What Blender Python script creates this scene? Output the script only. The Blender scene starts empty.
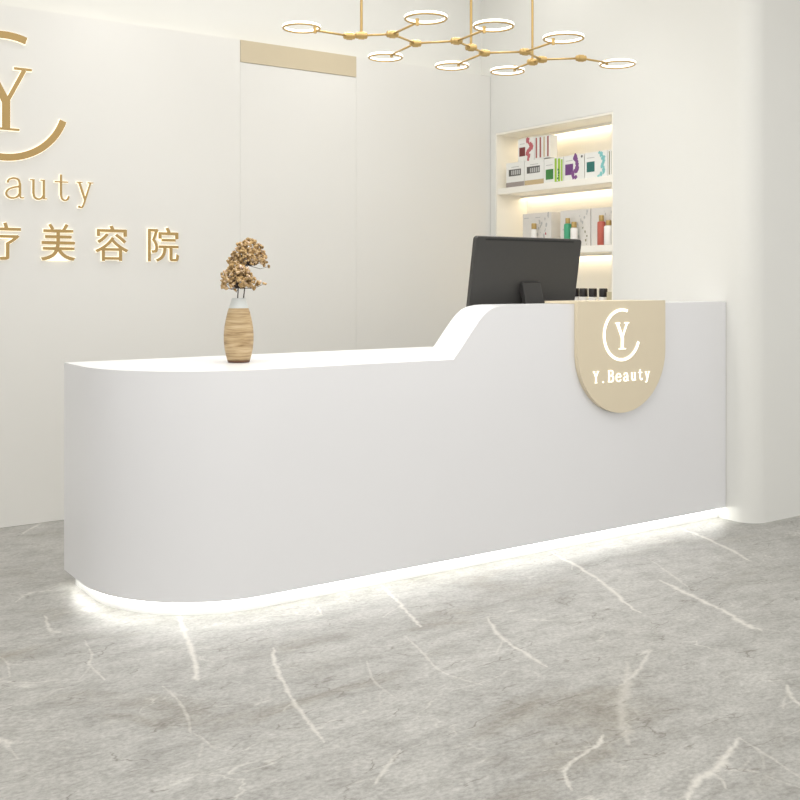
import bpy, bmesh, math, random
from mathutils import Vector, Matrix
random.seed(7)
SC = bpy.context.scene
COL = SC.collection
PI = math.pi

# ------------------------------------------------------------------ materials
def srgb(r, g, b):
    f = lambda c: (c/255/12.92) if c/255 <= .04045 else ((c/255+.055)/1.055)**2.4
    return (f(r), f(g), f(b), 1)

def mat(name, col, rough=.5, metal=0., noise=0., nscale=20., spec=.5, bump=0., emit=None, estr=0., coat=0.):
    m = bpy.data.materials.new(name); m.use_nodes = True
    nt = m.node_tree; b = nt.nodes['Principled BSDF']
    b.inputs['Base Color'].default_value = col
    b.inputs['Roughness'].default_value = rough
    b.inputs['Metallic'].default_value = metal
    b.inputs['Specular IOR Level'].default_value = spec
    b.inputs['Coat Weight'].default_value = coat
    tc = nt.nodes.new('ShaderNodeTexCoord')
    n = nt.nodes.new('ShaderNodeTexNoise'); n.inputs['Scale'].default_value = nscale
    n.inputs['Detail'].default_value = 4
    nt.links.new(tc.outputs['Object'], n.inputs['Vector'])
    if noise:
        r = nt.nodes.new('ShaderNodeMix'); r.data_type = 'RGBA'
        r.inputs[6].default_value = tuple(c*(1-noise) for c in col[:3])+(1,)
        r.inputs[7].default_value = tuple(min(1, c*(1+noise)) for c in col[:3])+(1,)
        nt.links.new(n.outputs['Fac'], r.inputs[0]); nt.links.new(r.outputs[2], b.inputs['Base Color'])
    if bump:
        bp = nt.nodes.new('ShaderNodeBump'); bp.inputs['Strength'].default_value = bump
        bp.inputs['Distance'].default_value = .01
        nt.links.new(n.outputs['Fac'], bp.inputs['Height']); nt.links.new(bp.outputs['Normal'], b.inputs['Normal'])
    if emit:
        b.inputs['Emission Color'].default_value = emit; b.inputs['Emission Strength'].default_value = estr
    return m

M = {}
M['wall'] = mat('wall_paint', srgb(231,231,227), .55, noise=.012, nscale=3)
M['panel'] = mat('panel_lacquer', srgb(230,229,225), .42, noise=.01, nscale=2)
M['niche'] = mat('niche_lacquer', srgb(248,245,236), .5, noise=.01)
M['ceil'] = mat('ceiling_paint', srgb(240,236,226), .8, noise=.01)
M['tan'] = mat('champagne_panel', srgb(205,192,165), .4, noise=.03, nscale=8)
M['desk'] = mat('desk_solid_surface', srgb(235,235,237), .32, noise=.006, nscale=4, coat=.15)
M['plinth'] = mat('plinth_white', srgb(240,240,238), .5, noise=.01)
M['gold'] = mat('brushed_gold', srgb(178,148,92), .42, metal=.2, noise=.06, nscale=40)
M['lampgold'] = mat('lamp_brass', srgb(196,165,106), .34, metal=.4, noise=.05, nscale=60)
M['signpanel'] = mat('sign_champagne', srgb(226,213,186), .38, noise=.02, nscale=12)
M['monitor'] = mat('dark_grey_plastic', srgb(59,58,56), .55, noise=.05, nscale=50)
M['monitor_dark'] = mat('black_plastic', srgb(22,22,20), .45, noise=.05)
M['stand'] = mat('charcoal_plastic', srgb(52,51,50), .5, noise=.05)
M['screen'] = mat('screen_glass', srgb(10,10,12), .1, noise=.05)
def emis(name, col, s):
    m = mat(name, col, .6, noise=.005, emit=col, estr=s); return m
M['ringled'] = emis('ring_diffuser', srgb(255,252,243), 1.7)
M['led'] = emis('cool_led', srgb(255,254,248), 6.8)
M['ledwarm'] = emis('warm_led', srgb(255,238,210), 6.5)
M['cove'] = emis('cove_led', srgb(255,248,234), 1.9)
M['halo'] = emis('halo_acrylic', srgb(255,247,226), .85)
M['signwhite'] = emis('sign_letter_white', srgb(255,252,240), 1.0)
M['stem'] = mat('dark_stem', srgb(58,48,42), .8, noise=.2)
M['cardwhite'] = mat('white_card', srgb(238,238,234), .45, noise=.01)
M['pearl'] = mat('pearl_card', srgb(226,223,218), .45, noise=.08, nscale=14)
M['band_grey'] = mat('grey_print', srgb(160,150,145), .5, noise=.04)
M['band_tan'] = mat('tan_print', srgb(200,178,138), .5, noise=.04)
M['p_dark'] = mat('dark_print', srgb(92,90,86), .5, noise=.05)
M['p_light'] = mat('pale_grey_print', srgb(190,190,188), .5, noise=.05)
M['p_maroon'] = mat('maroon_print', srgb(120,48,48), .5, noise=.15, nscale=60)
M['p_rose'] = mat('rose_print', srgb(190,100,108), .5, noise=.2, nscale=60)
M['p_red'] = mat('brick_stripe_print', srgb(160,85,80), .5, noise=.2, nscale=90)
M['p_green'] = mat('green_print', srgb(60,130,62), .5, noise=.25, nscale=60)
M['p_lime'] = mat('lime_print', srgb(160,200,60), .5, noise=.15, nscale=60)
M['p_purple'] = mat('purple_print', srgb(112,62,128), .5, noise=.2, nscale=60)
M['p_violet'] = mat('violet_print', srgb(130,80,140), .5, noise=.2, nscale=60)
M['p_teal'] = mat('dark_teal_print', srgb(38,110,104), .5, noise=.2, nscale=60)
M['p_aqua'] = mat('aqua_print', srgb(130,196,196), .5, noise=.15, nscale=60)
M['p_olive'] = mat('olive_print', srgb(150,148,120), .5, noise=.1)
M['b_green'] = mat('jade_bottle', srgb(70,165,125), .3, noise=.03)
M['b_coral'] = mat('coral_bottle', srgb(190,98,82), .3, noise=.03)
M['b_white'] = mat('white_bottle', srgb(244,242,238), .3, noise=.01)
M['b_gold'] = mat('gold_cap', srgb(184,156,98), .35, metal=.4, noise=.05)
M['b_black'] = mat('black_cap', srgb(26,22,24), .35, noise=.05)
M['kraft'] = mat('kraft_card', srgb(200,190,160), .7, noise=.05)

# dried floret: colour varies over the flower head
def floret_mat():
    m = mat('dried_petals', srgb(188,150,98), .85); nt = m.node_tree; b = nt.nodes['Principled BSDF']
    tc = nt.nodes.new('ShaderNodeTexCoord'); n = nt.nodes.new('ShaderNodeTexNoise')
    n.inputs['Scale'].default_value = 55; n.inputs['Detail'].default_value = 3
    nt.links.new(tc.outputs['Object'], n.inputs['Vector'])
    r = nt.nodes.new('ShaderNodeValToRGB'); e = r.color_ramp.elements
    e[0].position = .3; e[0].color = srgb(104,80,52); e[1].position = .70; e[1].color = srgb(228,206,192)
    q = e.new(.46); q.color = srgb(168,138,90); q = e.new(.57); q.color = srgb(194,166,122)
    nt.links.new(n.outputs['Fac'], r.inputs[0]); nt.links.new(r.outputs[0], b.inputs['Base Color'])
    return m
M['petal'] = floret_mat()

def vase_wood():
    m = mat('vase_wood_grain', srgb(190,160,112), .55); nt = m.node_tree; b = nt.nodes['Principled BSDF']
    tc = nt.nodes.new('ShaderNodeTexCoord'); mp = nt.nodes.new('ShaderNodeMapping')
    mp.inputs['Scale'].default_value = (3, 3, 34)
    n = nt.nodes.new('ShaderNodeTexNoise'); n.inputs['Scale'].default_value = 3.2; n.inputs['Detail'].default_value = 6
    n.inputs['Distortion'].default_value = .5
    nt.links.new(tc.outputs['Object'], mp.inputs['Vector']); nt.links.new(mp.outputs[0], n.inputs['Vector'])
    r = nt.nodes.new('ShaderNodeValToRGB'); e = r.color_ramp.elements
    e[0].position = .32; e[0].color = srgb(134,108,74); e[1].position = .7; e[1].color = srgb(202,180,144)
    q = e.new(.48); q.color = srgb(178,152,112)
    nt.links.new(n.outputs['Fac'], r.inputs[0]); nt.links.new(r.outputs[0], b.inputs['Base Color'])
    return m
M['vasewood'] = vase_wood()
M['vaseglaze'] = mat('pale_glaze', srgb(206,210,208), .3, noise=.03, nscale=30)
M['vasefoot'] = mat('dark_glaze', srgb(110,76,54), .5, noise=.1)

def floor_mat():
    m = bpy.data.materials.new('grey_marble_tile'); m.use_nodes = True
    nt = m.node_tree; N = nt.nodes; L = nt.links; b = N['Principled BSDF']
    tc = N.new('ShaderNodeTexCoord')
    def noise(scale, sx, sy, rot, det=6, dist=0., rough=.6):
        mp = N.new('ShaderNodeMapping'); mp.inputs['Scale'].default_value = (sx, sy, 1)
        mp.inputs['Rotation'].default_value = (0, 0, rot)
        n = N.new('ShaderNodeTexNoise'); n.inputs['Scale'].default_value = scale
        n.inputs['Detail'].default_value = det; n.inputs['Distortion'].default_value = dist
        n.inputs['Roughness'].default_value = rough
        L.new(tc.outputs['Object'], mp.inputs['Vector']); L.new(mp.outputs[0], n.inputs['Vector'])
        return n.outputs['Fac']
    def ramp(fac, stops):
        r = N.new('ShaderNodeValToRGB'); e = r.color_ramp.elements
        e[0].position, e[0].color = stops[0]; e[1].position, e[1].color = stops[-1]
        for p, c in stops[1:-1]:
            q = e.new(p); q.color = c
        L.new(fac, r.inputs[0]); return r.outputs[0]
    def mix(f, a, c, mode='MIX'):
        x = N.new('ShaderNodeMix'); x.data_type = 'RGBA'; x.blend_type = mode
        if isinstance(f, float): x.inputs[0].default_value = f
        else: L.new(f, x.inputs[0])
        for i, s in ((6, a), (7, c)):
            if isinstance(s, tuple): x.inputs[i].default_value = s
            else: L.new(s, x.inputs[i])
        return x.outputs[2]
    def mth(op, a, c):
        x = N.new('ShaderNodeMath'); x.operation = op; x.use_clamp = True
        for i, s in ((0, a), (1, c)):
            if isinstance(s, float): x.inputs[i].default_value = s
            else: L.new(s, x.inputs[i])
        return x.outputs[0]
    G = lambda v: srgb(v-3, v-4, v-7)
    base = ramp(noise(1.5, .7, 1.7, R0, 10, .9, .66), [(.30, srgb(142,138,130)), (.45, G(164)), (.55, G(171)), (.70, G(182))])
    fine = ramp(noise(11, .7, 1.3, R0, 8, .3, .78), [(.34, (.28,.275,.26,1)), (.5, (.5,.5,.5,1)), (.66, (.66,.66,.655,1))])
    c = mix(.55, base, fine, 'OVERLAY')
    grain = ramp(noise(75, .8, 1.2, R0, 4, 0, .7), [(.36, (.30,.30,.29,1)), (.64, (.66,.66,.66,1))])
    c = mix(.5, c, grain, 'OVERLAY')
    # short dark cracks
    mp = N.new('ShaderNodeMapping'); mp.inputs['Scale'].default_value = (1.2, 3.2, 1); mp.inputs['Rotation'].default_value = (0, 0, R0)
    L.new(tc.outputs['Object'], mp.inputs['Vector'])
    nn = N.new('ShaderNodeTexNoise'); nn.inputs['Scale'].default_value = 3; nn.inputs['Detail'].default_value = 5
    L.new(mp.outputs[0], nn.inputs['Vector'])
    add = N.new('ShaderNodeMix'); add.data_type = 'RGBA'; add.inputs[0].default_value = .35
    L.new(mp.outputs[0], add.inputs[6]); L.new(nn.outputs['Color'], add.inputs[7])
    vo = N.new('ShaderNodeTexVoronoi'); vo.feature = 'DISTANCE_TO_EDGE'; vo.inputs['Scale'].default_value = 3.4
    L.new(add.outputs[2], vo.inputs['Vector'])
    crack = ramp(vo.outputs['Distance'], [(0., (1,1,1,1)), (.018, (0,0,0,1))])
    msk = ramp(noise(4.5, 1, 2, R0, 4, 0, .6), [(.50, (0,0,0,1)), (.58, (1,1,1,1))])
    c = mix(mth('MULTIPLY', mth('MULTIPLY', crack, msk), .85), c, srgb(112,108,100))
    # faint light threads
    vo2 = N.new('ShaderNodeTexVoronoi'); vo2.feature = 'DISTANCE_TO_EDGE'; vo2.inputs['Scale'].default_value = 1.7
    L.new(add.outputs[2], vo2.inputs['Vector'])
    th = ramp(vo2.outputs['Distance'], [(0., (1,1,1,1)), (.012, (0,0,0,1))])
    msk2 = ramp(noise(3.1, 1, 1, 0.4, 4, 0, .6), [(.5, (0,0,0,1)), (.62, (1,1,1,1))])
    c = mix(mth('MULTIPLY', mth('MULTIPLY', th, msk2), .45), c, srgb(222,220,212))
    # the white veins modelled in the floor mesh
    at = N.new('ShaderNodeAttribute'); at.attribute_name = 'vein'
    ad = N.new('ShaderNodeAttribute'); ad.attribute_name = 'vein_distance'
    vn = noise(38, 1, 1, 0, 5, 0, .7)
    x = N.new('ShaderNodeMath'); x.operation = 'MULTIPLY_ADD'; L.new(vn, x.inputs[0]); x.inputs[1].default_value = 2.6; L.new(ad.outputs['Fac'], x.inputs[2])
    y = N.new('ShaderNodeMapRange'); L.new(x.outputs[0], y.inputs[0])
    y.inputs[1].default_value = 1.5; y.inputs[2].default_value = 2.9; y.inputs[3].default_value = 1.; y.inputs[4].default_value = 0.
    v = mth('MULTIPLY', at.outputs['Fac'], y.outputs[0])
    c = mix(mth('MULTIPLY', v, .68), c, srgb(220,217,210))
    L.new(c, b.inputs['Base Color'])
    b.inputs['Roughness'].default_value = .38
    b.inputs['Specular IOR Level'].default_value = .4
    return m
R0 = math.radians(22)
M['floor'] = floor_mat()

# ------------------------------------------------------------------ mesh builder
class MB:
    def __init__(s): s.v = []; s.f = []; s.mi = []; s.sm = []
    def add(s, vs, fs, mi=0, sm=False):
        o = len(s.v); s.v += [tuple(p) for p in vs]
        for f in fs: s.f.append(tuple(o+i for i in f)); s.mi.append(mi); s.sm.append(sm)
        return s
    def box(s, x0, x1, y0, y1, z0, z1, mi=0):
        vs = [(x0,y0,z0),(x1,y0,z0),(x1,y1,z0),(x0,y1,z0),(x0,y0,z1),(x1,y0,z1),(x1,y1,z1),(x0,y1,z1)]
        return s.add(vs, [(3,2,1,0),(4,5,6,7),(0,1,5,4),(1,2,6,5),(2,3,7,6),(3,0,4,7)], mi)
    def prism(s, pts, fn, d0, d1, mi=0, smside=False, ref=None):
        """pts: 2-D polygon; fn(u,v,d)->3-D"""
        n = len(pts)
        vs = [fn(u, v, d0) for u, v in pts]+[fn(u, v, d1) for u, v in pts]
        s.add(vs, [tuple(range(n))[::-1], tuple(range(n, 2*n))], mi)
        s.add(vs, [(i, (i+1) % n, n+(i+1) % n, n+i) for i in range(n)], mi, smside)
        return s
    def lathe(s, prof, c=(0,0,0), axis='z', seg=32, mi=0):
        vs = []; n = len(prof)
        for k in range(seg):
            a = 2*PI*k/seg
            for r, h in prof:
                p = (r*math.cos(a), r*math.sin(a), h)
                if axis == 'x': p = (h, r*math.cos(a), r*math.sin(a))
                if axis == 'y': p = (r*math.sin(a), h, r*math.cos(a))
                vs.append((c[0]+p[0], c[1]+p[1], c[2]+p[2]))
        fs = [(k*n+i, ((k+1) % seg)*n+i, ((k+1) % seg)*n+i+1, k*n+i+1) for k in range(seg) for i in range(n-1)]
        return s.add(vs, fs, mi, True)
    def tube(s, pts, r, seg=10, mi=0):
        pts = [Vector(p) for p in pts]; n = len(pts); rs = r if isinstance(r, (list, tuple)) else [r]*n
        vs = []
        for i, p in enumerate(pts):
            t = (pts[min(i+1, n-1)]-pts[max(i-1, 0)]).normalized()
            up = Vector((0,0,1)) if abs(t.z) < .9 else Vector((1,0,0))
            a = t.cross(up).normalized(); b = t.cross(a).normalized()
            for k in range(seg):
                q = 2*PI*k/seg; vs.append(p+a*rs[i]*math.cos(q)+b*rs[i]*math.sin(q))
        fs = [(i*seg+k, i*seg+(k+1) % seg, (i+1)*seg+(k+1) % seg, (i+1)*seg+k) for i in range(n-1) for k in range(seg)]
        s.add(vs, fs, mi, True)
        s.add(vs, [tuple(range(seg)), tuple(range((n-1)*seg, n*seg))[::-1]], mi)
        return s
    def build(s, name, mats, parent=None, bevel=0., loc=(0,0,0), rot=None, merge=True):
        me = bpy.data.meshes.new(name)
        me.from_pydata([Vector(v) for v in s.v], [], s.f)
        for i, p in enumerate(me.polygons): p.material_index = s.mi[i]; p.use_smooth = s.sm[i]
        if not isinstance(mats, (list, tuple)): mats = [mats]
        for m in mats: me.materials.append(m)
        bm = bmesh.new(); bm.from_mesh(me)
        if merge: bmesh.ops.remove_doubles(bm, verts=bm.verts, dist=1e-6)
        bmesh.ops.recalc_face_normals(bm, faces=bm.faces)
        for e in bm.edges:
            if len(e.link_faces) != 2 or not all(f.smooth for f in e.link_faces) or e.calc_face_angle(0) > .6: e.smooth = False
        bm.to_mesh(me); bm.free()
        o = bpy.data.objects.new(name, me); COL.objects.link(o); o.location = loc
        if rot: o.rotation_euler = rot
        if parent: o.parent = parent
        if bevel:
            md = o.modifiers.new('bevel', 'BEVEL'); md.width = bevel; md.segments = 2; md.limit_method = 'ANGLE'
            md.angle_limit = math.radians(40); md.harden_normals = False
        return o

def tag(o, label=None, cat=None, group=None, kind=None):
    if label: o['label'] = label
    if cat: o['category'] = cat
    if group: o['group'] = group
    if kind: o['kind'] = kind
    return o
def empty(name, loc, label, cat, group=None, rz=0.):
    o = bpy.data.objects.new(name, None); COL.objects.link(o); o.location = loc; o.rotation_euler = (0,0,rz)
    o.empty_display_size = .1
    return tag(o, label, cat, group)
def structure(o): o['kind'] = 'structure'; return o

XW = 4.305       # plane of the niche wall
YP = 5.245       # face of the logo panelling
YD = 3.365      # front face of the desk
YF = 3.205      # face of the wall right of the desk
HC = 3.4        # ceiling height

# ------------------------------------------------------------------ floor
VEINS = [
 ([(1.430,3.50),(1.411,3.456),(1.364,3.288),(1.313,3.107),(1.254,2.943),(1.238,2.906)], .013, 1.),
 ([(1.138,2.918),(1.136,2.796),(1.107,2.653),(1.081,2.579)], .006, .6),
 ([(1.081,2.579),(1.093,2.527),(1.093,2.443)], .005, .6),
 ([(1.56,3.02),(1.509,2.92),(1.453,2.76),(1.419,2.646),(1.383,2.503),(1.363,2.401),(1.349,2.324)], .009, .9),
 ([(2.235,3.406),(2.191,3.262),(2.16,3.15),(2.147,3.131),(2.112,3.017),(2.077,2.911)], .010, 1.),
 ([(1.982,2.878),(1.944,2.731),(1.897,2.573),(1.899,2.484),(1.928,2.389)], .006, .6),
 ([(2.328,2.856),(2.246,2.686),(2.214,2.546),(2.188,2.384)], .012, .9),
 ([(3.127,3.381),(3.06,3.137),(2.989,2.94),(2.882,2.73),(2.823,2.586)], .013, 1.),
 ([(3.203,2.828),(3.144,2.627),(3.097,2.44),(3.037,2.294),(3.027,2.225)], .016, 1.),
 ([(3.964,3.372),(3.906,3.174),(3.813,2.933),(3.74,2.80)], .014, 1.),
 ([(1.98,1.943),(1.926,1.909),(1.785,1.871),(1.732,1.826),(1.704,1.774)], .008, 1.),
 ([(2.265,1.727),(2.158,1.682),(2.051,1.645),(1.988,1.639),(1.894,1.588)], .014, 1.),
 ([(2.051,1.645),(2.116,1.613),(2.148,1.579)], .006, .7),
 ([(2.426,2.273),(2.252,2.122),(2.115,2.003),(2.004,1.877)], .022, .45),
 ([(1.485,2.175),(1.394,2.107),(1.332,2.057)], .009, .7),
 ([(0.979,4.001),(1.055,4.084),(1.146,4.069)], .010, .8),
 ([(0.60,2.83),(0.651,2.815),(0.665,2.77)], .014, .9),
 ([(1.069,3.442),(1.044,3.291),(1.012,3.208),(1.011,3.061)], .006, .7),
 ([(1.03,3.783),(1.0,3.61),(1.036,3.56)], .010, .8),
 ([(2.68,1.875),(2.622,1.825),(2.583,1.765)], .010, .9),
 ([(2.504,2.294),(2.565,2.307),(2.419,2.216),(2.26,2.15)], .010, .7),
 ([(2.265,1.727),(2.237,1.615),(2.202,1.505)], .006, .6),
 ([(1.258,5.051),(1.384,5.21),(1.455,5.275)], .012, .9),
 ([(1.89,3.306),(1.857,3.218)], .008, .8),
 ([(1.303,2.639),(1.355,2.647)], .006, .6),
 ([(3.4,3.05),(3.3,2.85),(3.22,2.7)], .008, .6),
 ([(3.95,2.6),(3.85,2.45),(3.82,2.3)], .010, .6),
 ([(0.75,3.6),(0.8,3.4),(0.78,3.25)], .006, .6),
 ([(1.75,2.75),(1.68,2.6),(1.66,2.45)], .005, .5),
]
def catmull(pts, k=6):
    P = [Vector(p) for p in pts]; P = [2*P[0]-P[1]]+P+[2*P[-1]-P[-2]]; out = []
    for i in range(1, len(P)-2):
        for j in range(k):
            t = j/k; a, b, c, d = P[i-1], P[i], P[i+1], P[i+2]
            out.append(.5*((2*b)+(c-a)*t+(2*a-5*b+4*c-d)*t*t+(3*b-a-3*c+d)*t**3))
    out.append(P[-2]); return out

def build_floor():
    import numpy as np
    rnd = random.Random(3)
    lines = []
    for pts, w, st in VEINS:
        cl = catmull(pts, 8)
        cl = [p+Vector((rnd.uniform(-1, 1), rnd.uniform(-1, 1)))*w*.35 for p in cl]
        n = len(cl)
        lines.append((cl, [w*rnd.uniform(.35, .85)*(.4+.6*min(1, i/4, (n-1-i)/4)) for i in range(n)], st))
        for _ in range(2):      # fine branches
            k = rnd.randrange(2, len(cl)-2); p = cl[k]; t = (cl[k+1]-cl[k-1]).normalized()
            a = rnd.choice((-1, 1))*rnd.uniform(.4, .9); d = Vector((t.x*math.cos(a)-t.y*math.sin(a), t.x*math.sin(a)+t.y*math.cos(a)))
            l = rnd.uniform(.05, .16)
            b = catmull([p, p+d*l*.5+Vector((rnd.uniform(-.01, .01), rnd.uniform(-.01, .01))), p+d*l], 6)
            lines.append((b, [w*.35*(1-.6*q/len(b)) for q in range(len(b))], st*.6))
    xs = np.concatenate([np.array([-3., -1., .2]), np.arange(.5, 4.4, .007), np.array([5., 8.5])])
    ys = np.concatenate([np.array([-2.2, 0., 1.]), np.arange(1.4, 4.2, .007), np.arange(4.25, 5.4, .02), np.array([5.8])])
    X, Y = np.meshgrid(xs, ys); best = np.full(X.shape, 6.); stren = np.zeros(X.shape)
    for cl, ws, st in lines:
        for i in range(len(cl)-1):
            a, b = cl[i], cl[i+1]; w = (ws[i]+ws[i+1])/2; m = .06
            i0, i1 = np.searchsorted(xs, min(a.x, b.x)-m), np.searchsorted(xs, max(a.x, b.x)+m)
            j0, j1 = np.searchsorted(ys, min(a.y, b.y)-m), np.searchsorted(ys, max(a.y, b.y)+m)
            if i1 <= i0 or j1 <= j0: continue
            x = X[j0:j1, i0:i1]; y = Y[j0:j1, i0:i1]; dx, dy = b.x-a.x, b.y-a.y
            t = np.clip(((x-a.x)*dx+(y-a.y)*dy)/(dx*dx+dy*dy+1e-12), 0, 1)
            d = np.hypot(x-a.x-t*dx, y-a.y-t*dy)/max(w, .003)
            k = d < best[j0:j1, i0:i1]
            best[j0:j1, i0:i1][k] = d[k]; stren[j0:j1, i0:i1][k] = st
    nx, ny = len(xs), len(ys)
    co = np.stack([X.ravel(), Y.ravel(), np.zeros(nx*ny)], 1)
    idx = np.arange(nx*ny).reshape(ny, nx)
    q = np.stack([idx[:-1, :-1], idx[:-1, 1:], idx[1:, 1:], idx[1:, :-1]], -1).reshape(-1, 4)
    me = bpy.data.meshes.new('floor')
    me.vertices.add(len(co)); me.vertices.foreach_set('co', co.ravel())
    me.loops.add(q.size); me.loops.foreach_set('vertex_index', q.ravel())
    me.polygons.add(len(q)); me.polygons.foreach_set('loop_start', np.arange(len(q))*4)
    me.update(calc_edges=True); me.validate()
    for nm, arr in (('vein_distance', best), ('vein', stren)):
        at = me.attributes.new(nm, 'FLOAT', 'POINT'); at.data.foreach_set('value', arr.ravel().astype(np.float32))
    me.materials.append(M['floor'])
    o = bpy.data.objects.new('floor', me); COL.objects.link(o); structure(o)
build_floor()

# ------------------------------------------------------------------ shell
structure(MB().box(-3, 4.9, 5.345, 5.5, 0, HC).build('wall_back', M['wall']))
structure(MB().box(-3, 8.5, -2.2, 5.5, HC, HC+.08).build('ceiling', M['ceil']))

NY0, NY1, NZ0, NZ1, NXB = 4.147, 5.195, 1.02, 2.18, 4.58
def build_wall_right():
    mb = MB(); r = .10
    arc = [(XW+r-r*math.cos(a), YF+r-r*math.sin(a)) for a in [PI/2*i/20 for i in range(21)]]
    foot = arc+[(8.5, YF), (8.5, NY0), (XW, NY0)]
    n = len(foot)
    vs = [(x, y, 0) for x, y in foot]+[(x, y, HC) for x, y in foot]
    mb.add(vs, [tuple(range(n))[::-1], tuple(range(n, 2*n))])
    for i in range(n): mb.add(vs, [(i, (i+1) % n, n+(i+1) % n, n+i)], 0, i < 20)
    mb.box(XW, 4.9, NY0, NY1, 0, NZ0); mb.box(XW, 4.9, NY0, NY1, NZ1, HC)
    mb.box(NXB, 4.9, NY0, NY1, NZ0, NZ1); mb.box(XW, 4.9, NY1, 5.345, 0, HC)
    return structure(mb.build('wall_right', M['wall'], merge=True))
build_wall_right()
# lining of the niche
lin = MB()
lin.box(NXB-.012, NXB-.001, NY0+.001, NY1-.001, NZ0+.001, NZ1-.001)
lin.box(XW+.002, NXB-.012, NY1-.012, NY1-.001, NZ0+.001, NZ1-.001)
lin.box(XW+.002, NXB-.012, NY0+.001, NY0+.012, NZ0+.001, NZ1-.001)
lin.box(XW+.002, NXB-.012, NY0+.012, NY1-.012, NZ1-.013, NZ1-.001)
lin.box(NXB-.068, NXB-.060, NY0+.012, NY1-.012, NZ1-.030, NZ1-.012)
structure(lin.build('trim_1', M['niche']))

# logo panelling
def wall_panel(x0, x1, z1, label):
    o = MB().box(x0+.0004, x1-.0004, YP, YP+.022, 0.001, z1).build('wall_panel', M['panel'], bevel=.0005)
    return tag(o, label, 'wall panel', 'panels of the logo wall')
wall_panel(-3, 2.498, 2.562, 'wide off-white wall panel carrying the gold logo, left of the tan strip')
wall_panel(2.498, 3.262, 2.438, 'narrow off-white wall panel directly below the tan strip, between two faint seams')
wall_panel(3.262, XW-.002, 2.562, 'off-white wall panel in the corner behind the monitor, right of the tan strip')
tag(MB().box(2.4985, 3.2615, YP-.004, YP+.022, 2.439, 2.562).build('header_strip', M['tan'], bevel=.001),
    'beige rectangular strip along the top edge of the logo wall', 'wall trim')
tag(MB().box(-3, XW-.01, YP+.03, YP+.05, 2.495, 2.507).build('cove_light', M['cove']),
    'glowing cove light strip hidden behind the top of the logo wall panels', 'led strip')

# ------------------------------------------------------------------ desk
def desk():
    root = empty('reception_desk', (1.185, YD, 0), 'long white reception desk with rounded left end and raised ledge on the right', 'reception desk')
    def P(o): o.parent = root; o.matrix_parent_inverse = Matrix.Translation((-1.185, -YD, 0)); return o
    def foot(x0, y0, y1, r, x1, n=40):
        a = [(x0, y1)]
        for i in range(n+1):
            t = PI/2*i/n; a.append((x0+r-r*math.cos(t), y0+r-r*math.sin(t)))
        return a+[(x1, y0), (x1, y1)], n
    X1 = XW-.0035
    def loft(name, f, n, z0, z1, m):
        mb = MB(); k = len(f); vs = [(x, y, z0) for x, y in f]+[(x, y, z1) for x, y in f]
        mb.add(vs, [tuple(range(k))[::-1], tuple(range(k, 2*k))])
        for i in range(k): mb.add(vs, [(i, (i+1) % k, k+(i+1) % k, k+i)], 0, i <= n+1 and i < n+1)
        return P(mb.build(name, m))
    f, n = foot(1.196, YD, 4.12, .51, X1)
    loft('desk_body', f, n, .06, .868, M['desk'])
    loft('countertop', f, n, .868, .884, M['desk'])
    fp, n = foot(1.235, YD+.05, 4.10, .47, X1)
    loft('plinth', fp, n, .0, .06, M['plinth'])
    # LED strip tucked under the front overhang, following the plinth
    a, _ = foot(1.229, YD+.044, 4.09, .474, X1); b, _ = foot(1.217, YD+.032, 4.09, .486, X1)
    mb = MB(); a = a[:-1]; b = b[:-1]; k = len(a)
    vs = [(x, y, .045) for x, y in a]+[(x, y, .045) for x, y in b]+[(x, y, .059) for x, y in a]+[(x, y, .059) for x, y in b]
    for i in range(k-1):
        mb.add(vs, [(i, i+1, k+i+1, k+i), (2*k+i, 2*k+i+1, 3*k+i+1, 3*k+i), (i, i+1, 2*k+i+1, 2*k+i), (k+i, k+i+1, 3*k+i+1, 3*k+i)])
    P(mb.build('led_strip', M['led']))
    # raised ledge: sloping up from the low counter
    prof = [(2.566, .884), (2.62, .946), (2.665, 1.0), (2.700, 1.040), (2.726, 1.065), (2.752, 1.083), (2.785, 1.096), (2.825, 1.103), (2.87, 1.105), (X1, 1.105), (X1, .884)]
    mb = MB(); k = len(prof)
    vs = [(x, YD, z) for x, z in prof]+[(x, YD+.19, z) for x, z in prof]
    mb.add(vs, [tuple(range(k)), tuple(range(k, 2*k))[::-1]])
    for i in range(k): mb.add(vs, [(i, (i+1) % k, k+(i+1) % k, k+i)], 0, 0 < i < 9 or i == 0)
    P(mb.build('raised_ledge', M['desk']))
desk()

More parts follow.
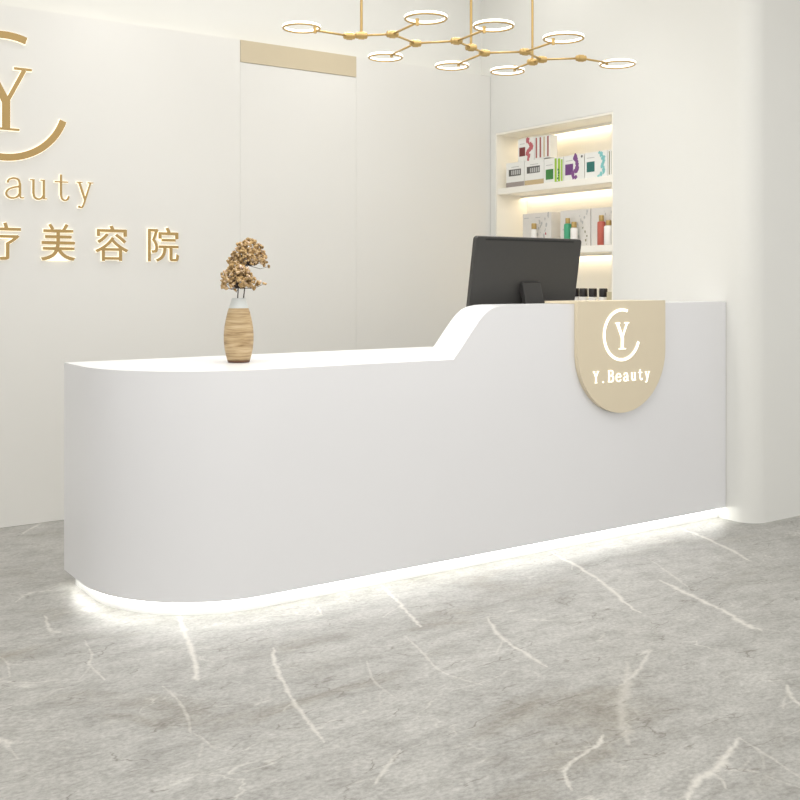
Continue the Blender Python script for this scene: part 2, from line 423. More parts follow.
# ------------------------------------------------------------------ lettering
def ribbon(pts, w):
    """outline polygon of a stroke with width(s) w"""
    n = len(pts); ws = w if isinstance(w, (list, tuple)) else [w]*n
    if len(ws) == 2 and n != 2: ws = [ws[0]+(ws[1]-ws[0])*i/(n-1) for i in range(n)]
    L_, R_ = [], []
    for i, p in enumerate(pts):
        a = Vector(pts[max(i-1, 0)]); b = Vector(pts[min(i+1, n-1)]); t = (b-a).normalized(); q = Vector((-t.y, t.x))*ws[i]/2
        L_.append((p[0]+q.x, p[1]+q.y)); R_.append((p[0]-q.x, p[1]-q.y))
    return L_, R_
def sm(pts, k=5): return [tuple(p) for p in catmull([Vector(p) for p in pts], k)]
GL = {   # strokes in units of x-height (points, width)
 'a': [(sm([(-.36,.76),(-.28,.93),(-.05,1.0),(.17,.93),(.24,.72)]), .09), ([(.24,.74),(.24,.14)], .11), (sm([(.24,.16),(.29,.04),(.44,.03)]), .07),
       (sm([(.24,.60),(-.05,.54),(-.32,.42),(-.42,.22),(-.32,.05),(-.1,.0),(.12,.08),(.24,.24)]), .09)],
 'u': [([(-.28,1.0),(-.28,.28)], .10), (sm([(-.28,.3),(-.22,.09),(-.03,.0),(.16,.06),(.28,.22)]), .09), ([(.28,1.0),(.28,0.02)], .10),
       ([(-.46,.97),(-.26,.97)], .055), ([(.10,.97),(.30,.97)], .055), ([(.28,.03),(.45,.03)], .055)],
 't': [([(-.04,1.32),(-.04,.25)], .10), (sm([(-.04,.28),(.02,.07),(.16,.0),(.3,.06),(.36,.22)]), .085), ([(-.36,.94),(.32,.94)], .065)],
 'y': [([(-.34,.97),(.03,.05)], .10), ([(.36,.97),(-.02,-.05)], .075), (sm([(.03,.08),(-.06,-.16),(-.18,-.33),(-.32,-.32)]), .08),
       ([(-.50,.97),(-.16,.97)], .055), ([(.18,.97),(.52,.97)], .055), ([(-.40,-.30),(-.28,-.30)], .11)],
 'e': [([(-.38,.55),(.40,.55)], .065), (sm([(.38,.55),(.30,.86),(0,1.0),(-.30,.86),(-.41,.5),(-.30,.13),(0,.0),(.24,.05),(.40,.24)]), .095)],
 'B': [([(-.28,0.),(-.28,1.45)], .12), ([(-.45,.03),(.08,.03)], .06), ([(-.45,1.42),(.08,1.42)], .06), ([(-.28,.78),(.1,.78)], .06),
       (sm([(.05,1.42),(.28,1.36),(.36,1.12),(.28,.86),(.08,.78)]), .10), (sm([(.08,.78),(.36,.68),(.45,.42),(.34,.12),(.05,.03)]), .11)],
 'Y': [([(-.36,1.42),(0,.68)], .12), ([(.34,1.42),(0,.68)], .08), ([(0,.72),(0,0.03)], .12), ([(-.52,1.42),(-.18,1.42)], .06), ([(.16,1.42),(.50,1.42)], .06), ([(-.22,.03),(.22,.03)], .06)],
 '.': [([(-.32,.06),(-.16,.06)], .16)],
}
GL['y'] = [([(x*.84, y) for x, y in p], w) for p, w in GL['y']]
GL['u'] = [([(x*.92, y) for x, y in p], w) for p, w in GL['u']]
GY = [([(-.275,.965),(0,.44)], .115), ([(.275,.965),(.01,.44)], .062), ([(0,.50),(0,.02)], .12), ([(-.40,.982),(-.13,.982)], .036),
      ([(.12,.982),(.39,.982)], .036), ([(-.20,.016),(.20,.016)], .034)]

def glyph_mb(strokes, s, sx=1., grow=0., depth=.02, y0=0.):
    """glyph in the x-z plane facing -y, front at y0, back at y0+depth"""
    mb = MB()
    for j, (pts, w) in enumerate(strokes):
        P_ = [(p[0]*s*sx, p[1]*s) for p in pts]
        W = w*s+2*grow
        if grow:
            a = Vector(P_[0])-Vector(P_[1]); b = Vector(P_[-1])-Vector(P_[-2])
            P_[0] = tuple(Vector(P_[0])+a.normalized()*grow); P_[-1] = tuple(Vector(P_[-1])+b.normalized()*grow)
        L_, R_ = ribbon(P_, W); n = len(L_)
        e = j*.00006   # overlapping strokes never share one plane
        vs = [(x, y0-e, z) for x, z in L_]+[(x, y0-e, z) for x, z in R_]+[(x, y0+depth, z) for x, z in L_]+[(x, y0+depth, z) for x, z in R_]
        fs = []
        for i in range(n-1):
            fs += [(i, i+1, n+i+1, n+i), (2*n+i, 3*n+i, 3*n+i+1, 2*n+i+1), (i, 2*n+i, 2*n+i+1, i+1), (n+i, n+i+1, 3*n+i+1, 3*n+i)]
        fs += [(0, n, 3*n, 2*n), (n-1, 3*n-1, 4*n-1, 2*n-1)]
        mb.add(vs, fs)
    return mb
def ring_strokes(r, a0, a1, w, n=64):
    return [([(r*math.cos(a0+(a1-a0)*i/n), r*math.sin(a0+(a1-a0)*i/n)) for i in range(n+1)], w)]

LY = YP-.0163
KL = LY/5.28      # keeps the measured layout on the panel plane
kx = lambda v: v*KL
kz = lambda v: 1.2+(v-1.2)*KL
def wall_letter(name, strokes, s, x, z, label, cat='wall lettering', group=None, grow=.0028):
    root = empty(name, (kx(x), LY, kz(z)), label, cat, group)
    glyph_mb(strokes, s, depth=.009).build('letter_face', M['gold'], root, merge=False)
    o = glyph_mb(strokes, s, grow=grow, depth=.0065, y0=.0095).build('glowing_backing', M['halo'], root, merge=False)
    o['label'] = 'warm glowing edge behind the gold face'
    return root
CX, CZ = 1.243, 2.1245
wall_letter('logo_ring', ring_strokes(.2995, math.radians(70), math.radians(341), .034), 1, CX, CZ, 'large gold open ring of the wall logo, cut by the left edge')
wall_letter('logo_letter', GY, .312, 1.250, 1.957, 'tall gold letter Y inside the open ring on the wall')
for ch, x, nm in (('Y', .83, 'letter_y'), ('.', .945, 'full_stop'), ('B', 1.06, 'letter_b'), ('e', 1.160, 'letter_e'), ('a', 1.292, 'letter_a'), ('u', 1.407, 'letter_u'), ('t', 1.522, 'letter_t'), ('y', 1.639, 'letter_y')):
    d = {'Y': 'gold capital Y starting the word line under the wall logo ring', '.': 'small gold full stop after the capital Y under the ring',
         'B': 'gold capital B in the word line under the wall logo ring', 'e': 'small gold letter e in the word Beauty on the wall',
         'a': 'small gold letter a in the word Beauty on the wall', 'u': 'small gold letter u in the word Beauty on the wall',
         't': 'small gold letter t in the word Beauty on the wall', 'y': 'small gold letter y ending the word Beauty on the wall'}[ch]
    wall_letter('sign_full_stop' if ch == '.' else 'sign_letter', GL[ch], .098, x, 1.622, d, group='gold letters of the word Beauty', grow=.002)

def cjk_mesh(ch, off, ext):
    cu = bpy.data.curves.new('t', 'FONT'); cu.body = ch; cu.size = 1; cu.offset = off; cu.extrude = ext
    o = bpy.data.objects.new('t', cu); COL.objects.link(o)
    bpy.context.view_layer.update()
    me = bpy.data.meshes.new_from_object(o.evaluated_get(bpy.context.evaluated_depsgraph_get()))
    bpy.data.objects.remove(o); bpy.data.curves.remove(cu)
    return me
def cjk(ch, name, x0, x1, z0, z1, label):
    x0, x1, z0, z1 = kx(x0), kx(x1), kz(z0), kz(z1)
    root = empty(name, ((x0+x1)/2, LY, z0), label, 'wall lettering', 'gold Chinese characters on the wall')
    ref = cjk_mesh(ch, .002, .05); xs = [v.co.x for v in ref.vertices]; ys = [v.co.y for v in ref.vertices]
    bx0, bx1, by0, by1 = min(xs), max(xs), min(ys), max(ys); sx = (x1-x0)/(bx1-bx0); sy = (z1-z0)/(by1-by0)
    for nm, off, m, ya, yb in (('character_face', .002, M['gold'], 0, .009), ('glowing_backing', .013, M['halo'], .0095, .016)):
        me = cjk_mesh(ch, off, .05); me.name = nm
        for v in me.vertices:
            x, y, z = v.co
            v.co = ((x-(bx0+bx1)/2)*sx, ya if z > 0 else yb, (y-by0)*sy)
        me.materials.clear(); me.materials.append(m)
        for p in me.polygons: p.material_index = 0; p.use_smooth = False
        o = bpy.data.objects.new(nm, me); COL.objects.link(o); o.parent = root
        if nm == 'glowing_backing': o['label'] = 'warm glowing edge behind the gold face'
cjk('疗', 'sign_character', 1.145, 1.320, 1.314, 1.500, 'first gold Chinese character in view, cut off by the left edge')
cjk('美', 'sign_character', 1.420, 1.590, 1.314, 1.501, 'gold Chinese character for beautiful, directly below the letters u and t')
cjk('容', 'sign_character', 1.694, 1.869, 1.315, 1.501, 'gold Chinese character second from the right end of the row')
cjk('院', 'sign_character', 1.978, 2.151, 1.315, 1.500, 'gold Chinese character at the right end of the row on the wall')

# ------------------------------------------------------------------ desk sign
def desk_sign():
    cx, r, y0 = 3.534, .288, YD-.024
    root = empty('desk_sign', (cx, YD, .6), 'beige round-bottomed sign hung over the desk ledge with glowing white logo', 'sign')
    pts = [(-r, 1.117)]+[(-r*math.cos(a), .887-r*math.sin(a)) for a in [PI*i/48 for i in range(49)]]+[(r, 1.117)]
    mb = MB(); n = len(pts)
    vs = [(x, -.024, z-.6) for x, z in pts]+[(x, -.002, z-.6) for x, z in pts]
    mb.add(vs, [tuple(range(n)), tuple(range(n, 2*n))[::-1]])
    for i in range(n): mb.add(vs, [(i, (i+1) % n, n+(i+1) % n, n+i)], 0, 0 < i < n-2)
    mb.build('sign_panel', M['signpanel'], root, merge=False)
    MB().box(-r, r, -.002, .194, .5065, .517).build('top_flap', M['signpanel'], root)
    def put(name, mb_, x, z):
        o = mb_.build(name, M['signwhite'], root, loc=(x-cx, -.0275, z-.6), merge=False); o['label'] = 'glowing white mark on the beige panel'
    put('logo_ring', glyph_mb(ring_strokes(.1155, math.radians(72), math.radians(342), .0125), 1, depth=.0036), 3.525, .960)
    put('logo_letter', glyph_mb(GY, .124, sx=.92, depth=.0036), 3.527, .893)
    for ch, x, nm in (('Y', 3.358, 'letter_y'), ('.', 3.412, 'full_stop'), ('B', 3.452, 'letter_b'), ('e', 3.503, 'letter_e'), ('a', 3.553, 'letter_a'), ('u', 3.602, 'letter_u'), ('t', 3.648, 'letter_t'), ('y', 3.695, 'letter_y')):
        st = [(p, w*1.2) for p, w in GL[ch]]
        put(nm, glyph_mb(st, .037, depth=.0036), x, .745)
desk_sign()

# ------------------------------------------------------------------ vase and dried flowers
VX, VY, VZ = 1.774, 3.738, .884
def vase():
    root = empty('vase', (VX, VY, VZ), 'bulbous wood-grained vase with pale glazed neck on the low counter', 'vase')
    # foot, wooden body, pale neck
    MB().lathe([(0,.0005),(.041,.0005),(.0435,.003),(.0455,.010)], seg=48).build('foot', M['vasefoot'], root)
    MB().lathe([(.0455,.010),(.0508,.030),(.0560,.055),(.0588,.085),(.0590,.110),(.0568,.140),(.0515,.170),(.0445,.200),(.0390,.216)], seg=48).build('wooden_body', M['vasewood'], root)
    MB().lathe([(.0390,.216),(.0355,.229),(.0315,.240),(.0285,.249),(.0275,.254),(.0262,.256),(.0245,.254),(.0250,.248),(.028,.236),(.034,.216),(.033,.19)], seg=48).build('glazed_neck', M['vaseglaze'], root)
vase()

def ico(c, r, rnd, sq=1.):
    t = (1+5**.5)/2
    V = [(-1,t,0),(1,t,0),(-1,-t,0),(1,-t,0),(0,-1,t),(0,1,t),(0,-1,-t),(0,1,-t),(t,0,-1),(t,0,1),(-t,0,-1),(-t,0,1)]
    F = [(0,11,5),(0,5,1),(0,1,7),(0,7,10),(0,10,11),(1,5,9),(5,11,4),(11,10,2),(10,7,6),(7,1,8),(3,9,4),(3,4,2),(3,2,6),(3,6,8),(3,8,9),(4,9,5),(2,4,11),(6,2,10),(8,6,7),(9,8,1)]
    l = (1+t*t)**.5; k = Matrix.Rotation(rnd.uniform(0, 6), 3, Vector((rnd.uniform(-1,1), rnd.uniform(-1,1), rnd.uniform(.1,1))).normalized())
    return [Vector(c)+(k@Vector(v))*(r/l)*rnd.uniform(.75, 1.2) for v in V], F
def flower(cx, cy, cz, R, H, n, base, tilt, label, seed, extras=()):
    rnd = random.Random(seed)
    root = empty('dried_flower', (VX, VY, VZ+.10), label, 'dried flower', 'dried flowers in the vase')
    O = Vector((VX, VY, VZ+.10))
    hub = Vector((cx, cy, cz-H*.55))-O
    st = MB(); b = Vector(base)-O
    st.tube([tuple(b), tuple(b.lerp(hub, .55)+Vector((-.004, 0, 0))), tuple(hub)], [.003, .0026, .0022], 8)
    heads = MB(); br = MB()
    for i in range(n):
        a = i*2.39996; u = (i+.5)/n; th = math.acos(1-u*1.12)          # points over a dome
        rr = R*(rnd.uniform(.86, 1.05) if rnd.random() < .75 else rnd.uniform(.5, .85))
        p = Vector((math.cos(a)*math.sin(th)*rr, math.sin(a)*math.sin(th)*rr, math.cos(th)*rr*H/R))
        p = p+Vector((cx, cy, cz-H*.42))-O+Vector((tilt*p.z, 0, 0))
        if i % 3 == 0:
            mid = hub.lerp(p, .5)+Vector((0, 0, -.006)); br.tube([tuple(hub), tuple(mid), tuple(p)], [.0016, .0012, .0008], 5)
        for q in range(rnd.choice((4, 5, 6))):
            o_ = Vector((rnd.uniform(-1,1), rnd.uniform(-1,1), rnd.uniform(-.8,.8)))*.0075
            v, f = ico(p+o_, rnd.uniform(.0045, .0078), rnd); heads.add(v, f)
    for (ex, ez, er) in extras:
        p = Vector((ex, cy-.02, ez))-O
        br.tube([tuple(hub), tuple(hub.lerp(p, .6)+Vector((0, 0, -.012))), tuple(p)], [.0012, .001, .0007], 5)
        sb = MB()
        for q in range(5):
            v, f = ico(p+Vector((rnd.uniform(-1,1), rnd.uniform(-1,1), rnd.uniform(-1,1)))*er*.5, er*rnd.uniform(.5, .8), rnd); sb.add(v, f)
        sb.build('side_blossom', M['petal'], root, merge=False)
    st.build('stem', M['stem'], root); heads.build('flower_head', M['petal'], root, merge=False); br.build('branchlets', M['stem'], root)
flower(1.842, 3.80, 1.322, .072, .090, 110, (VX+.010, VY, VZ+.10), .12, 'upper dried brown flower head in the vase, leaning right', 5, [(1.930, 1.268, .008)])
flower(1.766, 3.725, 1.226, .062, .084, 95, (VX-.006, VY, VZ+.10), -.1, 'lower dried tan flower head in the vase, on the left', 9, [(1.846, 1.200, .013), (1.872, 1.197, .008), (1.742, 1.172, .007)])

# ------------------------------------------------------------------ monitor
def monitor():
    root = empty('computer_monitor', (3.27, 3.74, .884), 'black computer monitor seen from behind on the counter behind the ledge', 'computer monitor')
    W, H, T, r = .662, .425, .026, .016
    th = math.radians(-9.5)     # leans back towards the ledge
    R = Matrix.Rotation(-th, 4, 'X')
    def rr(w, h, rad, n=6):
        out = []
        for cx, cz, a0 in ((w/2-rad, h-rad, 0), (-w/2+rad, h-rad, PI/2), (-w/2+rad, rad, PI), (w/2-rad, rad, 3*PI/2)):
            out += [(cx+rad*math.cos(a0+PI/2*i/n), cz+rad*math.sin(a0+PI/2*i/n)) for i in range(n+1)]
        return out
    def slab(name, m, w, h, rad, ya, yb, cz=0., cx=0., bevel=0.):
        mb = MB(); pts = rr(w, h, rad); n = len(pts)
        vs = [(x+cx, ya, z+cz) for x, z in pts]+[(x+cx, yb, z+cz) for x, z in pts]
        mb.add(vs, [tuple(range(n)), tuple(range(n, 2*n))[::-1]]+[(i, (i+1) % n, n+(i+1) % n, n+i) for i in range(n)])
        o = mb.build(name, m, root, bevel=bevel); o.matrix_local = Matrix.Translation((-.018, 0, .112)) @ Matrix.Rotation(math.radians(9.5), 4, 'X'); return o
    slab('housing', M['monitor'], W, H, r, -.012, .014, bevel=.004)
    slab('screen', M['screen'], W-.02, H-.03, .006, .0145, .0155, .016)
    slab('top_vent', M['monitor_dark'], W-.11, .007, .003, -.0135, -.0123, H-.016, .0)
    # neck plate from the back of the housing to the foot on the counter
    prof = [(-.052, .322), (-.066, .318), (-.085, .25), (-.105, .13), (-.112, .02), (-.112, .008), (-.085, .008), (-.085, .03), (-.078, .13), (-.058, .24), (-.034, .30)]
    mb = MB(); n = len(prof); x0, x1 = -.060, .055
    vs = [(x0, y, z) for y, z in prof]+[(x1, y, z) for y, z in prof]
    mb.add(vs, [tuple(range(n)), tuple(range(n, 2*n))[::-1]]+[(i, (i+1) % n, n+(i+1) % n, n+i) for i in range(n)])
    mb.build('stand_neck', M['stand'], root, bevel=.004)
    MB().box(-.13, .125, -.15, .10, .0005, .010).build('stand_base', M['stand'], root, bevel=.003)
monitor()

# ------------------------------------------------------------------ niche shelves
def shelf(zt, label, light=True):
    root = empty('niche_shelf', (XW+.13, 4.67, zt-.04), label, 'wall shelf', 'shelves in the lit niche')
    MB().box(-.127, .127, -.5105, .5105, 0, .04).build('shelf_board', M['niche'], root, bevel=.002)
    MB().box(.072, .080, -.5105, .5105, -.014, .001).build('light_baffle', M['niche'], root)
    MB().box(.092, .122, -.50, .50, -.005, -.0005).build('led_strip', M['ledwarm'], root)
shelf(1.817, 'upper white shelf in the wall niche, holding the coloured product boxes')
shelf(1.420, 'lower white shelf in the wall niche, partly behind the monitor')
tag(MB().box(XW+.003, NXB-.013, NY0+.013, NY1-.013, NZ0+.001, NZ0+.02).build('niche_shelf', M['niche']),
    'bottom board of the wall niche under the black-capped bottles', 'wall shelf', 'shelves in the lit niche')
tag(MB().box(NXB-.050, NXB-.020, NY0+.02, NY1-.02, NZ1-.018, NZ1-.0135).build('led_strip', M['ledwarm']), 'warm light strip under the top of the wall niche', 'led strip')

# ------------------------------------------------------------------ product boxes (front faces look towards -x)
def disc(rr_, k=10): return [(rr_*math.cos(2*PI*i/k), rr_*math.sin(2*PI*i/k)) for i in range(k)]
def product_box(y_far, y_near, z0, z1, depth, prints, base, label, group, x=None, side=()):
    """prints: (u0,u1,v0,v1,material) fractions seen from the room, u from left (far) to right (near)"""
    x = x if x is not None else XW+.022
    W = y_far-y_near; H = z1-z0
    mats = [base]; mb = MB()
    mb.box(0, depth, -W/2, W/2, 0, H)
    def mi(m):
        if m not in mats: mats.append(m)
        return mats.index(m)
    k = 0
    for it in prints:
        k += 1; e = .0003+.00005*k
        if it[0] == 'poly':
            pts, m = it[1], it[2]
            vs = [(-e, W/2-u*W, v*H) for u, v in pts]; mb.add(vs, [tuple(range(len(vs)))], mi(m))
        else:
            u0, u1, v0, v1, m = it
            mb.add([(-e, W/2-u0*W, v0*H), (-e, W/2-u1*W, v0*H), (-e, W/2-u1*W, v1*H), (-e, W/2-u0*W, v1*H)], [(0, 1, 2, 3)], mi(m))
    for (u0, u1, v0, v1, m) in side:      # face towards the camera (-y)
        k += 1; e = .0003+.00005*k
        mb.add([(depth*u0, -W/2-e, v0*H), (depth*u1, -W/2-e, v0*H), (depth*u1, -W/2-e, v1*H), (depth*u0, -W/2-e, v1*H)], [(0, 1, 2, 3)], mi(m))
    o = mb.build('product_box', mats, merge=False, loc=(x, (y_far+y_near)/2, z0))
    return tag(o, label, 'box', group)
def splash(seed, u0, u1, v0, v1, m, n, rmin=.02, rmax=.06, asp=1.3):
    rnd = random.Random(seed); out = []; u = (u0+u1)/2
    for i in range(n):
        v = v0+(v1-v0)*i/(n-1); u += rnd.uniform(-.5, .5)*(u1-u0)*.6; u = min(max(u, u0), u1)
        r_ = rnd.uniform(rmin, rmax); a = rnd.uniform(0, 3)
        pts = [(u+r_*math.cos(t)*rnd.uniform(.6, 1.3), v+asp*r_*math.sin(t)*rnd.uniform(.6, 1.3)) for t in [2*PI*j/9+a for j in range(9)]]
        out.append(('poly', pts, m))
    return out
g1 = 'product boxes on the upper niche shelf'
Z1 = 1.8175
cap = [(.3, .72, .80, .825, M['p_light'])]
sw = lambda n: [(.17+.62*i/n+.015, .17+.62*(i+1)/n-.02, .50, .68, M['p_light']) for i in range(n)]
product_box(5.112, 4.937, Z1, Z1+.158, .10, [(0,1,.0,.20,M['band_grey']), (.15,.83,.45,.72,M['p_dark'])]+sw(6)[1:]+cap, M['cardwhite'], 'white box with grey bottom band and grey window, leftmost on the upper shelf', g1)
product_box(4.932, 4.753, Z1, Z1+.158, .10, [(0,1,.0,.20,M['band_tan']), (.12,.80,.47,.74,M['p_dark'])]+sw(6)[1:]+cap, M['cardwhite'], 'white box with tan bottom band and grey window on the upper shelf', g1)
product_box(4.748, 4.578, Z1, Z1+.150, .10, [(.08,.48,.14,.56,M['p_green']), (.55,.66,.0,.97,M['p_lime']), (.72,.84,.0,.95,M['p_lime']), (.88,.96,.02,.90,M['p_lime'])]+splash(4,.55,.95,.02,.5,M['p_green'],5,.02,.05)+[(.1,.44,.72,.745,M['p_light'])], M['cardwhite'], 'white box with green square and lime stripes on the upper shelf', g1)
product_box(4.572, 4.402, Z1, Z1+.150, .10, [(.06,.46,.22,.66,M['p_purple'])]+splash(11,.40,.80,.10,.45,M['p_violet'],9,.04,.11)+splash(12,.52,.82,.62,.95,M['p_violet'],9,.03,.10)+[('poly',[(.90+.05*math.cos(t),.90+.05*math.sin(t)) for t in [2*PI*j/10 for j in range(10)]],M['p_dark'])]+[(.1,.44,.78,.805,M['p_light'])], M['cardwhite'], 'white box with purple square and violet flowers on the upper shelf', g1)
product_box(4.394, 4.214, Z1, Z1+.150, .10, [(.08,.44,.24,.64,M['p_teal'])]+splash(21,.52,.86,.02,.95,M['p_aqua'],20,.035,.075)+[(.1,.44,.78,.805,M['p_light'])], M['cardwhite'], 'white box with teal square and aqua swirl on the upper shelf', g1,
            side=[(.15,.22,.05,.95,M['p_olive']), (.42,.46,.05,.95,M['p_olive'])])
product_box(4.210, 4.165, Z1, Z1+.150, .10, [(.2,.4,.05,.95,M['p_olive']), (.65,.75,.05,.95,M['p_olive'])], M['cardwhite'], 'slim white box with olive stripes at the right end of the upper shelf', g1)
product_box(4.995, 4.842, Z1+.1585, Z1+.300, .075, [(.08,.45,.22,.62,M['p_maroon'])]+splash(31,.58,.96,.02,.98,M['p_rose'],22,.04,.11)+[(.12,.42,.76,.785,M['p_light'])], M['cardwhite'], 'white box with maroon square and rose flowers on top of the row', g1)
for i, (a, b, m, lb) in enumerate(((4.838, 4.803, M['p_red'], 'first slim red-striped box beside the rose flower box'), (4.801, 4.766, M['p_red'], 'second slim red-striped box from the rose flower box'),
                                   (4.764, 4.734, M['band_tan'], 'slim white box with a tan stripe between red-striped boxes'), (4.732, 4.697, M['p_red'], 'outermost slim red-striped box, farthest right on the upper layer'))):
    product_box(a, b, Z1+.1585 if i < 3 else Z1+.1585, Z1+.297, .060, [(.28,.68,.05,.96,m)], M['cardwhite'], lb, g1)
# boxes on the lower shelf
g2 = 'marbled gift boxes on the lower niche shelf'
Z2 = 1.4205
def marb(seed): return splash(seed,.1,.9,.05,.95,M['p_light'],22,.008,.035,2.)+splash(seed+1,.55,.95,.02,.4,M['p_rose'],4,.01,.03,1.6)
product_box(5.000, 4.732, Z2, Z2+.222, .12, marb(41)+[(.06,.22,.86,.88,M['p_light']), (.45,.62,.86,.88,M['p_light'])], M['pearl'], 'wide pearly marbled gift box, leftmost on the lower shelf', g2, x=XW+.066)
product_box(4.650, 4.394, Z2, Z2+.222, .12, splash(51,.1,.9,.05,.95,M['p_light'],22,.008,.03,2.)+splash(52,.6,.95,.05,.5,M['p_olive'],5,.01,.03,1.6), M['pearl'], 'pearly gift box behind the jade green bottle', g2, x=XW+.066)
product_box(4.386, 4.165, Z2, Z2+.222, .12, splash(61,.1,.9,.05,.9,M['p_light'],22,.008,.03,2.)+splash(62,.05,.35,.15,.3,M['p_maroon'],4,.02,.04,.8), M['pearl'], 'pearly gift box behind the coral bottle at the shelf end', g2, x=XW+.066)

def bottle(y, x, z, r, h, body, cap_m, label, capr=.55, caph=.030, sq=False, group='bottles in the wall niche'):
    root = empty('bottle', (x, y, z), label, 'bottle', group)
    MB().lathe([(0,.0005),(r*.92,.0005),(r,.004),(r,h*.93),(r*.9,h*.975),(r*.5,h),(0,h)], seg=28).build('bottle_body', body, root)
    c = r*capr
    MB().lathe([(0,h+caph),(c*.92,h+caph),(c,h+caph-.003),(c,h+.0005),(0,h+.0005)], seg=24).build('cap', cap_m, root)
bottle(4.858, XW+.035, Z2, .017, .120, M['b_white'], M['b_gold'], 'white bottle with gold cap in front of the leftmost gift box', .95, .035)
bottle(4.553, XW+.034, Z2, .023, .140, M['b_green'], M['b_gold'], 'jade green bottle with gold cap on the lower shelf', .62, .032)
bottle(4.492, XW+.028, Z2, .022, .112, M['b_white'], M['b_gold'], 'white bottle with gold cap beside the jade green bottle', .72, .034)
bottle(4.272, XW+.034, Z2, .024, .140, M['b_coral'], M['b_gold'], 'coral red bottle with gold cap on the lower shelf', .62, .034)
bottle(4.212, XW+.032, Z2, .027, .112, M['b_white'], M['b_gold'], 'wide white bottle with gold cap right of the coral bottle', .60, .030)
ZB = NZ0+.0205
for y, lb in ((4.505, 'black-capped white bottle hidden mostly by the monitor edge'), (4.434, 'black-capped white bottle just right of the monitor edge'), (4.358, 'third black-capped white bottle from the monitor edge'), (4.272, 'rightmost black-capped white bottle, beside the beige carton')):
    bottle(y, XW+.050, ZB, .0265, .078, M['b_white'], M['b_black'], lb, .93, .050, group='black-capped bottles on the niche bottom')
tag(MB().box(-.02, .04, -.025, .03, 0, .108).build('carton', M['kraft'], loc=(XW+.04, 4.186, ZB), bevel=.001), 'small plain beige carton right of the black-capped bottles', 'box')

# ------------------------------------------------------------------ chandelier
def chandelier():
    Hc = 2.24; O = Vector((2.812, 3.561, Hc))
    root = empty('chandelier', tuple(O), 'brass branching chandelier with eight glowing rings hanging above the desk', 'chandelier')
    J = [(2.258,3.684),(2.295,3.648),(2.391,3.557),(2.564,3.635),(2.685,3.501),(2.812,3.561),(2.929,3.612),(3.065,3.490),(3.235,3.632),(3.234,3.567),(3.367,3.445)]
    J = [Vector((x, y, Hc))-O for x, y in J]
    rings = [((2.026,3.679),.076,0),((2.357,3.271),.083,2),((2.611,3.942),.078,3),((2.983,3.925),.079,6),((2.657,3.218),.081,4),((3.279,3.864),.082,8),((3.033,3.208),.085,7),((3.606,3.445),.083,10)]
    def arm(a, b): MB().tube([tuple(a), tuple(b)], .0048, 10).build('arm', M['lampgold'], root)
    for a, b in ((0,1),(1,2),(2,3),(3,4),(4,5),(5,6),(6,7),(7,9),(8,9),(9,10)): arm(J[a], J[b])
    prof = [(0,-.026),(.008,-.026),(.0135,-.022),(.0135,-.013),(.0165,-.012),(.0165,.012),(.0135,.013),(.0135,.022),(.008,.026),(0,.026)]
    for i, p in enumerate(J):
        MB().lathe(prof, axis='x', seg=24).build('joint', M['lampgold'], root, loc=tuple(p), rot=(0,0,-.45))
    for i in (1, 5, 8):
        p = J[i]
        MB().tube([tuple(p), (p.x, p.y, HC-Hc-.02)], .0058, 12).build('rod', M['lampgold'], root)
        MB().lathe([(0,-.02),(.045,-.02),(.05,-.014),(.05,-.0005),(0,-.0005)], seg=32).build('ceiling_cap', M['lampgold'], root, loc=(p.x, p.y, HC-Hc))
    for (x, y), r, j in rings:
        c = Vector((x, y, Hc))-O; d = (J[j]-c); e = c+d.normalized()*(r-.012)
        arm(J[j], e)
        ring = MB().lathe([(r-.005,.001),(r+.0015,.001),(r+.0025,.003),(r+.0025,.008),(r+.001,.010),(r-.005,.010),(r-.0065,.008),(r-.0065,.003),(r-.005,.001)], seg=56).build('light_ring', M['ringled'], root, loc=tuple(c))
        rim = MB().lathe([(r-.0065,.0005),(r-.0065,-.003),(r-.005,-.0045),(r+.0005,-.0045),(r+.0025,-.003),(r+.0025,.0005),(r-.0065,.0005)], seg=56).build('rim', M['lampgold'], ring)
        cn = MB().lathe([(0,-.012),(.007,-.012),(.007,.016),(0,.016)], seg=16).build('connector', M['lampgold'], ring, loc=tuple(e-c))
chandelier()

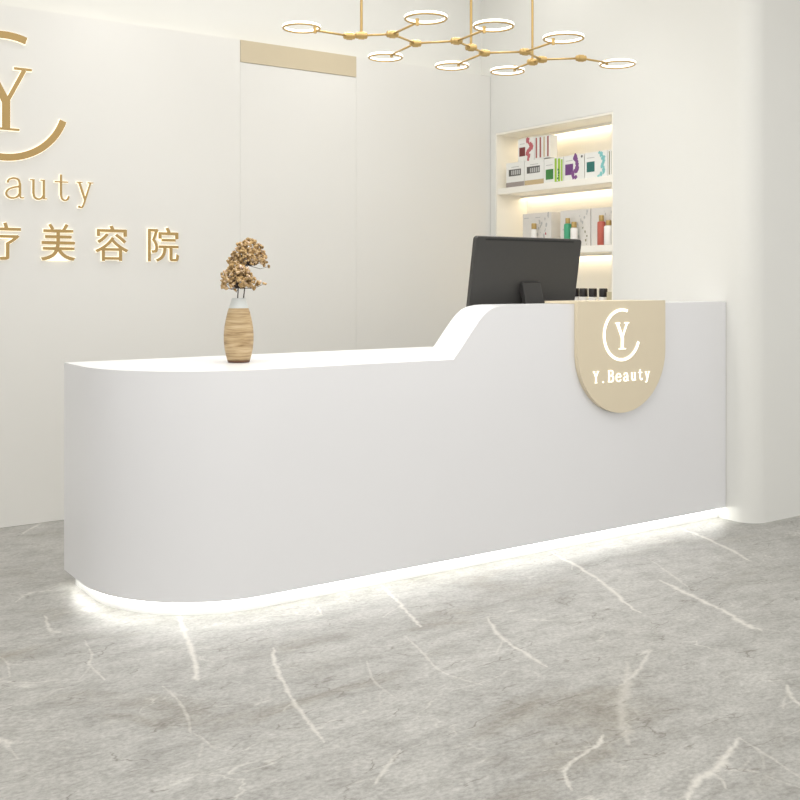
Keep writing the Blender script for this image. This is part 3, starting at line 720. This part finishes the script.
# ------------------------------------------------------------------ light
w = bpy.data.worlds.new('world'); SC.world = w; w.use_nodes = True
bg = w.node_tree.nodes['Background']; bg.inputs[0].default_value = (1., .99, .97, 1); bg.inputs[1].default_value = 1.12
def area(name, loc, size, sy, power, col, rot=(0,0,0), spread=PI):
    l = bpy.data.lights.new(name, 'AREA'); l.shape = 'RECTANGLE'; l.size = size; l.size_y = sy; l.energy = power; l.color = col; l.spread = spread
    o = bpy.data.objects.new(name, l); COL.objects.link(o); o.location = loc; o.rotation_euler = rot; return o
area('ceiling_light', (1.6, 1.9, HC-.03), 3.2, 2.4, 74, (1, .99, .97))
area('ceiling_light', (2.6, 4.5, HC-.03), 3.0, .5, 14, (1, .985, .96))
def spot(loc, tgt, power, ang, blend=1., col=(1, .985, .96)):
    l = bpy.data.lights.new('downlight', 'SPOT'); l.energy = power; l.spot_size = math.radians(ang); l.spot_blend = blend; l.color = col; l.shadow_soft_size = .15
    o = bpy.data.objects.new('downlight', l); COL.objects.link(o); o.location = loc
    o.rotation_euler = (Vector(tgt)-Vector(loc)).to_track_quat('-Z', 'Y').to_euler()
spot((1.68, 4.80, HC-.03), (1.72, 5.24, 1.9), 11, 56)
spot((3.05, 4.80, HC-.03), (3.08, 5.24, 1.9), 12, 56)
spot((3.45, 3.95, HC-.03), (4.31, 3.95, 1.75), 11, 62)
area('countertop_fill', (2.5, 3.85, HC-.03), 2.6, .3, 12, (1, .985, .96), spread=math.radians(75))  # unseen fill light, added to whiten the countertop

# ------------------------------------------------------------------ camera
cam = bpy.data.cameras.new('camera'); co = bpy.data.objects.new('camera', cam); COL.objects.link(co)
co.location = (0, 0, 1.2); co.rotation_euler = (PI/2, 0, -math.atan2(700, 1025))
cam.sensor_width = 36; cam.lens = 1025/800*36; cam.shift_y = -(400-283)/800
cam.clip_start = .05; SC.camera = co
SC.view_settings.view_transform = 'Standard'; SC.view_settings.look = 'None'; SC.view_settings.gamma = 1
SC.view_settings.use_curve_mapping = False; SC.view_settings.exposure = 0.
